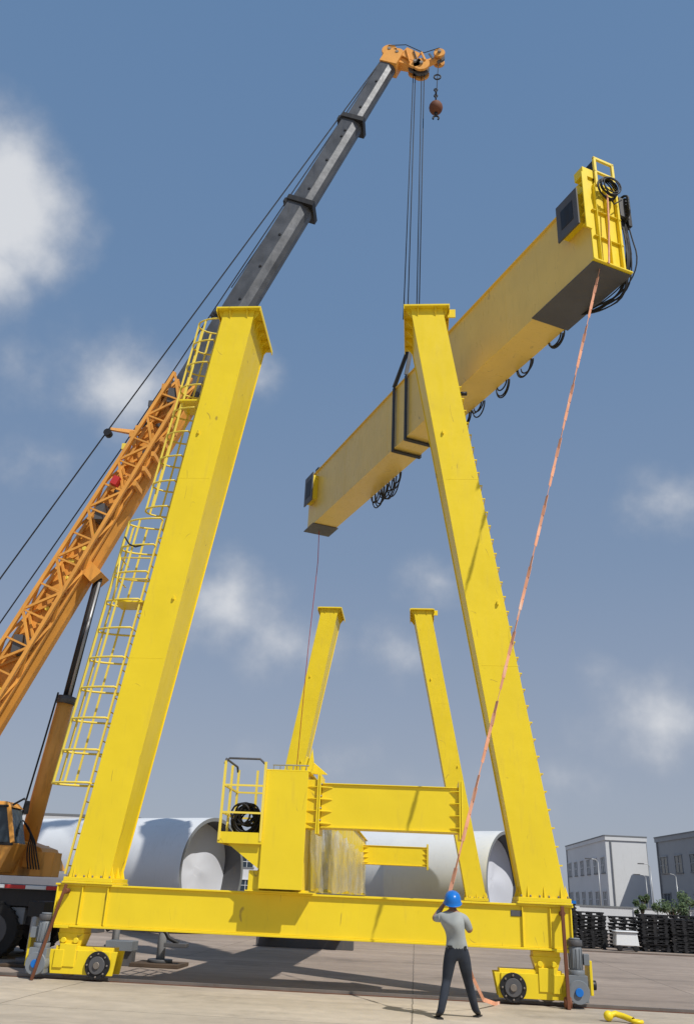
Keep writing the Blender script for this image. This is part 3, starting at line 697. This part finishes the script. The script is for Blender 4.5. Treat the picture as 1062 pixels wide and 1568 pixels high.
def pallets(x,y,n,top=None,w=1.1):
    M=MB();z=0
    for i in range(n):
        j=random.uniform(-.04,.04);k=random.uniform(-.04,.04)
        for q in (-.5,-.25,0,.25,.5):
            M.box(x+j+q*(w-.14)-.07,x+j+q*(w-.14)+.07,y+k-.5,y+k+.5,z+.11,z+.14,BLK)
        for q in (-.45,0,.45):
            M.box(x+j-w/2,x+j+w/2,y+k+q-.05,y+k+q+.05,z+.085,z+.11,BLK)
            for p in (-.45,0,.45): M.box(x+j+p*(w-.1)-.06,x+j+p*(w-.1)+.06,y+k+q-.05,y+k+q+.05,z+.02,z+.085,BLK)
        M.box(x+j-w/2,x+j+w/2,y+k-.5,y+k-.4,z,z+.02,BLK)
        z+=.142
    if top: M.box(x-w/2,x+w/2,y-.5,y+.5,z,z+.12,top)
    M.done("pallet_stack")
xx=6.35
cnt=0
while xx<14.5:
    nn=random.choice((8,9,10,10,11))
    if cnt not in (2,): pallets(xx,41.2+random.uniform(-.3,.3),12 if cnt==0 else nn,BLU if cnt==0 else None)
    xx+=1.2+random.choice((0,0,.12,.25));cnt+=1
for i in range(7): pallets(6.6+i*1.35,43.2,random.choice((9,10,11)))
G=MB();G.hexa([(8.25,39.9,.2),(9.2,39.9,.2),(9.2,40.6,.2),(8.25,40.6,.2),(8.3,39.95,.7),(9.15,39.95,.7),(9.15,40.55,.7),(8.3,40.55,.7)],WHT);G.box(8.25,9.2,39.87,40.63,.7,.76,WHT)
for x in (8.4,9.05): G.cyl((x,39.9,.12),(x,40.0,.12),.12,BLK,12)
G.done("waste_bin",None,.03)
def tree(x,y,h,seed,cr=1.1):
    rnd=random.Random(seed);M=MB()
    th=h*.45;M.path([(x,y,0),(x+.05,y,th*.5),(x-.03,y,th),(x+.04,y,h*.75)],.07,BARK,7)
    cl=[]
    for i in range(9):
        a=rnd.uniform(0,6.28);rr=rnd.uniform(.2,1)*cr;z=h*rnd.uniform(.45,.95);p=V((x+rr*math.cos(a),y+rr*math.sin(a),z));cl.append((p,rnd.uniform(.25,.55)*cr*.75))
        M.path([(x,y,h*.4),(x*.5+p.x*.5,y*.5+p.y*.5,z*.75+h*.1),p],.025,BARK,5)
    k=M.mi(LEAF)
    for p,r in cl:
        for j in range(110):
            d=V((rnd.gauss(0,1),rnd.gauss(0,1),rnd.gauss(0,.8))).normalized()*r*rnd.uniform(.4,1.1)
            c=p+d;s=rnd.uniform(.05,.11);u=V((rnd.gauss(0,1),rnd.gauss(0,1),rnd.gauss(0,1))).normalized()*s;w=u.orthogonal().normalized()*s*.6
            f=M.bm.faces.new([M.bm.verts.new(c+q) for q in (u,w,-u,-w)]);f.material_index=k
    M.done("tree")
tree(14.2,60,2.5,1,.6);tree(16.6,62,2.3,2,1.1);tree(18.0,64,2.7,3,1.1);tree(20.2,66,2.6,5,1.0)
G=MB()
G.path([(3.05,15.75,.08),(3.17,15.8,.11),(3.3,15.75,.08),(3.4,15.62,.05)],.045,YEL,8);G.sph((3.05,15.75,.08),.075,YEL);G.ring((3.45,15.58,.04),(0,0,1),.075,.03,YEL,12)
G.done("lifting_shackle")

# ------------------------------------------------------------------ worker
SKN=paint("skin",(.36,.19,.12),.55,.05,dirt_amt=0,bump=0);SHT=paint("grey_tshirt",(.34,.36,.35),.9,.15,(.2,.2,.2),.3,bump=.05,scale=6)
JNS=paint("dark_jeans",(.03,.037,.052),.9,.3,(.08,.08,.09),.4,bump=.05,scale=6);SHO=paint("shoe",(.05,.045,.04),.7,.1,bump=0);HAIR=paint("hair",(.012,.01,.009),.7,.1,bump=0)
root=empty("worker")
J={}
def J_(n,p,r,par=None): J[n]=(V(p),r,par)
J_("pel",(.655,14.95,.96),(.165,.12));J_("bel",(.645,14.94,1.08),(.165,.125),"pel");J_("che",(.62,14.91,1.27),(.19,.13),"bel");J_("nb",(.60,14.9,1.42),(.125,.09),"che");J_("nk",(.595,14.92,1.50),(.058,.058),"nb");J_("hd",(.595,14.94,1.56),(.06,.06),"nk")
for s,n,hip,kn,an,hl,to in ((-1,"l",(.555,14.95,.88),(.495,15.02,.50),(.40,14.86,.10),(.39,14.80,.05),(.35,15.04,.035)),(1,"r",(.75,14.96,.88),(.835,15.17,.49),(.95,15.36,.10),(.945,15.30,.05),(1.02,15.52,.035))):
    J_(n+"h",hip,(.115,.115),"pel");J_(n+"t",tuple((V(hip)*.5+V(kn)*.5)),(.098,.10),n+"h");J_(n+"k",kn,(.076,.076),n+"t");J_(n+"c",tuple(V(kn)*.6+V(an)*.4+V((0,-.015,0))),(.072,.072),n+"k");J_(n+"a",an,(.06,.06),n+"c");J_(n+"f",to,(.042,.032),n+"a")
arms={"l":((.42,14.91,1.39),(.305,15.02,1.36),(.46,15.14,1.57),(.52,15.15,1.65)),"r":((.785,14.91,1.38),(.875,15.02,1.20),(.735,15.16,1.37),(.665,15.18,1.43))}
for n,(sh,el,wr,hn) in arms.items():
    J_(n+"s",sh,(.078,.078),"nb");J_(n+"u",tuple(V(sh)*.45+V(el)*.55),(.066,.066),n+"s");J_(n+"e",el,(.050,.050),n+"u");J_(n+"m",tuple(V(el)*.65+V(wr)*.35),(.047,.047),n+"e");J_(n+"w",wr,(.031,.029),n+"m");J_(n+"p",hn,(.040,.024),n+"w")
names=list(J)
me=bpy.data.meshes.new("body");me.from_pydata([J[n][0] for n in names],[(names.index(n),names.index(J[n][2])) for n in names if J[n][2]],[])
ob=bpy.data.objects.new("body_src",me);COL.objects.link(ob)
md=ob.modifiers.new("skin",'SKIN');md.use_smooth_shade=True
for i,n in enumerate(names): me.skin_vertices[0].data[i].radius=J[n][1]; me.skin_vertices[0].data[i].use_root=(i==0)
ob.modifiers.new("sub",'SUBSURF').levels=3
dg=bpy.context.evaluated_depsgraph_get();bm_=bpy.data.meshes.new_from_object(ob.evaluated_get(dg));bpy.data.objects.remove(ob)
body=bpy.data.objects.new("body",bm_);COL.objects.link(body);body.parent=root
bm_.materials.clear()
for mm in (SHT,JNS,SKN,SHO): bm_.materials.append(mm)
for p in bm_.polygons:
    c=p.center;k=0
    if c.z<.97: k=1
    if c.z<.075: k=3
    if c.z>1.475 and abs(c.x-.597)<.12 and c.y<15.05: k=2
    for n,(sh,el,wr,hn) in arms.items():
        el=V(el);sh=V(sh);wr=V(wr)
        ax=(el-sh).normalized();t=(c-sh).dot(ax)/(el-sh).length
        if t>.78 and (c-el).length<.30 and (c.y>14.96): k=2
        if (c-wr).length<.2 and c.y>15.05: k=2
    p.material_index=k
def hand(n,palm,wrist,axis):
    palm=V(palm);d=(palm-V(wrist)).normalized();axis=V(axis).normalized()
    side=axis;cu=side.cross(d).normalized()
    if cu.y<0: cu=-cu
    M=MB()
    for i,(off,ln) in enumerate(((-.03,.9),(-.01,1.),(.01,.95),(.03,.75))):
        p=palm+side*off+d*.03
        pts=[p,p+d*.035*ln+cu*.008,p+d*.045*ln+cu*.035*ln,p+d*.018*ln+cu*.052*ln]
        for a,b,r1,r2 in zip(pts,pts[1:],(.0105,.0098,.009),(.0098,.009,.0075)):
            M.cyl(a,b,r1,SKN,8,r2);M.sph(b,r2,SKN)
    p=palm-side*.032-d*.02
    pts=[p,p-side*.018+cu*.022+d*.01,p-side*.008+cu*.045+d*.03]
    for a,b,r1,r2 in zip(pts,pts[1:],(.013,.011),(.011,.009)): M.cyl(a,b,r1,SKN,8,r2);M.sph(b,r2,SKN)
    M.done(n,root)
hand("left_hand",arms["l"][3],arms["l"][2],(.1,.5,.85));hand("right_hand",arms["r"][3],arms["r"][2],(-.1,.5,.85))
G=MB();hc=V((.595,14.95,1.60))
G.sph(hc,.1,SKN,(.78,.95,1.15))
for sg in (-1,1):
    G.sph(hc+V((sg*.08,-.005,-.01)),.028,SKN,(.4,.8,1.1));G.sph(hc+V((sg*.032,.087,.015)),.013,WHT);G.sph(hc+V((sg*.032,.097,.015)),.006,HAIR);G.beam(hc+V((sg*.032-.018,.094,.035)),hc+V((sg*.032+.018,.094,.035)),.006,.008,HAIR)
G.tri(hc+V((0,.09,.02)),hc+V((0,.118,-.022)),hc+V((0,.088,-.03)),.022,(1,0,0),SKN);G.sph(hc+V((0,.108,-.02)),.014,SKN)
G.sph(hc+V((0,.088,-.055)),.016,REDR,(1.5,.4,.35))
G.sph(hc+V((0,-.018,.012)),.101,HAIR,(.8,.92,1.0))
o=G.done("head",root)
G=MB();k=G.mi(BLU);c=hc+V((0,-.02,.02));n=32
prof=[(.165,-.018,.0),(.15,.0,0),(.147,.04,0),(.138,.08,0),(.115,.12,0),(.08,.145,0),(.04,.158,0),(.012,.161,0)]
rings=[]
ct,st=math.cos(.35),math.sin(.35)
for r,z,_ in prof:
    row=[]
    for i in range(n):
        a=2*math.pi*i/n;x=r*.9*math.cos(a);y=r*1.08*math.sin(a)+(.035 if z<0 and math.sin(a)>.5 else 0)
        row.append(G.bm.verts.new(c+V((x,y*ct-z*st,y*st+z*ct))))
    rings.append(row)
for A,B in zip(rings,rings[1:]):
    for i in range(n): f=G.bm.faces.new((A[i],A[(i+1)%n],B[(i+1)%n],B[i]));f.material_index=k;f.smooth=True
G.bm.faces.new(rings[-1]);G.beam(c+V((0,-.15,.04)),c+V((0,.06,.155)),.03,.03,BLU)
G.done("safety_helmet",root)
G=MB()
for n_,a,t in (("l",(.395,14.83),(.345,15.07)),("r",(.948,15.33),(1.025,15.55))):
    G.beam((*a,.012),(*t,.012),.09,.022,BLK)
G.beam((.50,14.83,.985),(.80,14.84,.985),.02,.035,BLK)
G.done("shoe_soles_and_belt",root)

# ------------------------------------------------------------------ camera
cam=bpy.data.cameras.new("camera");co=bpy.data.objects.new("camera",cam);COL.objects.link(co);scene.camera=co
R=V((.99652,.07264,.04100));U=V((-.00739,-.41276,.91081));F=V((-.08308,.90794,.41079))
co.matrix_world=Matrix(((R.x,U.x,-F.x,0),(R.y,U.y,-F.y,0),(R.z,U.z,-F.z,1.65),(0,0,0,1)))
cam.sensor_fit='VERTICAL';cam.sensor_height=24;cam.sensor_width=24;cam.lens=24*1300/1568;cam.clip_end=3000;cam.clip_start=.1
# ------------------------------------------------------------------ light
sd=V((.57,-.60,1)).normalized()
l=bpy.data.lights.new("sun",'SUN');l.energy=4.0;l.angle=math.radians(.6);l.color=(1,.96,.89)
lo=bpy.data.objects.new("sun",l);COL.objects.link(lo);lo.rotation_mode='QUATERNION';lo.rotation_quaternion=sd.to_track_quat('Z','Y')
w=bpy.data.worlds.new("World");scene.world=w;w.use_nodes=True;nt=w.node_tree;N=nt.nodes;Lk=nt.links.new;N.clear()
try:
    w.cycles.sampling_method='MANUAL'; w.cycles.sample_map_resolution=256
except Exception: pass
out=N.new("ShaderNodeOutputWorld");bg=N.new("ShaderNodeBackground");bg.inputs[1].default_value=.11
sky=N.new("ShaderNodeTexSky");sky.sky_type='NISHITA';sky.sun_disc=False;sky.sun_elevation=math.asin(sd.z);sky.sun_rotation=math.atan2(sd.x,sd.y)
sky.air_density=1.0;sky.dust_density=2.0;sky.ozone_density=1.5
tc=N.new("ShaderNodeTexCoord")
clouds=[((-.485,.725,.7335),.075,.09,1.25),((-.50,.74,.64),.055,.05,.95),((-.468,.810,.5485),.055,.04,.75),((-.3456,.827,.536),.10,.055,.85),((-.42,.85,.45),.06,.035,.55),((-.1846,.837,.546),.035,.035,.8),
((-.221,.944,.303),.07,.055,.95),((-.1594,.966,.267),.09,.045,.78),((.024,.949,.341),.05,.035,.65),((-.029,.98,.262),.07,.04,.6),((.299,.928,.443),.07,.035,.75),((.286,1.038,.1975),.08,.06,.75),((.6,.8,.5),.1,.05,.6),((-.8,.6,.5),.12,.06,.8),((.05,1.0,.12),.3,.04,.5)]
acc=None
for d,rh,rv,amp in clouds:
    d=V(d).normalized()
    s=N.new("ShaderNodeVectorMath");s.operation='SUBTRACT';Lk(tc.outputs["Generated"],s.inputs[0]);s.inputs[1].default_value=d
    mlt=N.new("ShaderNodeVectorMath");mlt.operation='MULTIPLY';Lk(s.outputs[0],mlt.inputs[0]);mlt.inputs[1].default_value=(1/rh,1/rh,1/rv)
    ln=N.new("ShaderNodeVectorMath");ln.operation='LENGTH';Lk(mlt.outputs[0],ln.inputs[0])
    mr=N.new("ShaderNodeMapRange");mr.inputs[1].default_value=0;mr.inputs[2].default_value=1.8;mr.inputs[3].default_value=amp;mr.inputs[4].default_value=0;Lk(ln.outputs["Value"],mr.inputs[0])
    if acc is None: acc=mr.outputs[0]
    else:
        mx=N.new("ShaderNodeMath");mx.operation='MAXIMUM';Lk(acc,mx.inputs[0]);Lk(mr.outputs[0],mx.inputs[1]);acc=mx.outputs[0]
nz=N.new("ShaderNodeTexNoise");nz.inputs["Scale"].default_value=11;nz.inputs["Detail"].default_value=6;nz.inputs["Roughness"].default_value=.55;Lk(tc.outputs["Generated"],nz.inputs["Vector"])
ad=N.new("ShaderNodeMath");ad.operation='MULTIPLY_ADD';Lk(nz.outputs[0],ad.inputs[0]);ad.inputs[1].default_value=1.25;Lk(acc,ad.inputs[2])
mk=N.new("ShaderNodeMapRange");mk.interpolation_type='SMOOTHSTEP';mk.inputs[1].default_value=.85;mk.inputs[2].default_value=1.75;mk.inputs[3].default_value=0;mk.inputs[4].default_value=.9;Lk(ad.outputs[0],mk.inputs[0])
sp=N.new("ShaderNodeSeparateXYZ");Lk(tc.outputs["Generated"],sp.inputs[0])
rp=N.new("ShaderNodeValToRGB");Lk(sp.outputs[2],rp.inputs[0]);cr=rp.color_ramp
cr.elements[0].position=0;cr.elements[0].color=(.345,.38,.455,1)
cr.elements[1].position=.85;cr.elements[1].color=(.115,.215,.385,1)
for p_,c_ in ((.15,(.28,.325,.42,1)),(.35,(.195,.27,.40,1)),(.6,(.14,.235,.395,1))):
    e=cr.elements.new(p_);e.color=c_
sc=N.new("ShaderNodeVectorMath");sc.operation='SCALE';Lk(rp.outputs[0],sc.inputs[0]);sc.inputs["Scale"].default_value=10
mh=N.new("ShaderNodeMix");mh.data_type='RGBA';mh.inputs[0].default_value=.85;Lk(sky.outputs[0],mh.inputs[6]);Lk(sc.outputs[0],mh.inputs[7])
cb=N.new("ShaderNodeMix");cb.data_type='RGBA';Lk(mk.outputs[0],cb.inputs[0]);cb.inputs[6].default_value=(3.9,4.2,4.8,1);cb.inputs[7].default_value=(6.9,7.0,7.2,1)
mc=N.new("ShaderNodeMix");mc.data_type='RGBA';Lk(mk.outputs[0],mc.inputs[0]);Lk(mh.outputs[2],mc.inputs[6]);Lk(cb.outputs[2],mc.inputs[7])
Lk(mc.outputs[2],bg.inputs[0]);Lk(bg.outputs[0],out.inputs[0])
scene.view_settings.view_transform='Standard';scene.view_settings.look='None';scene.view_settings.exposure=0
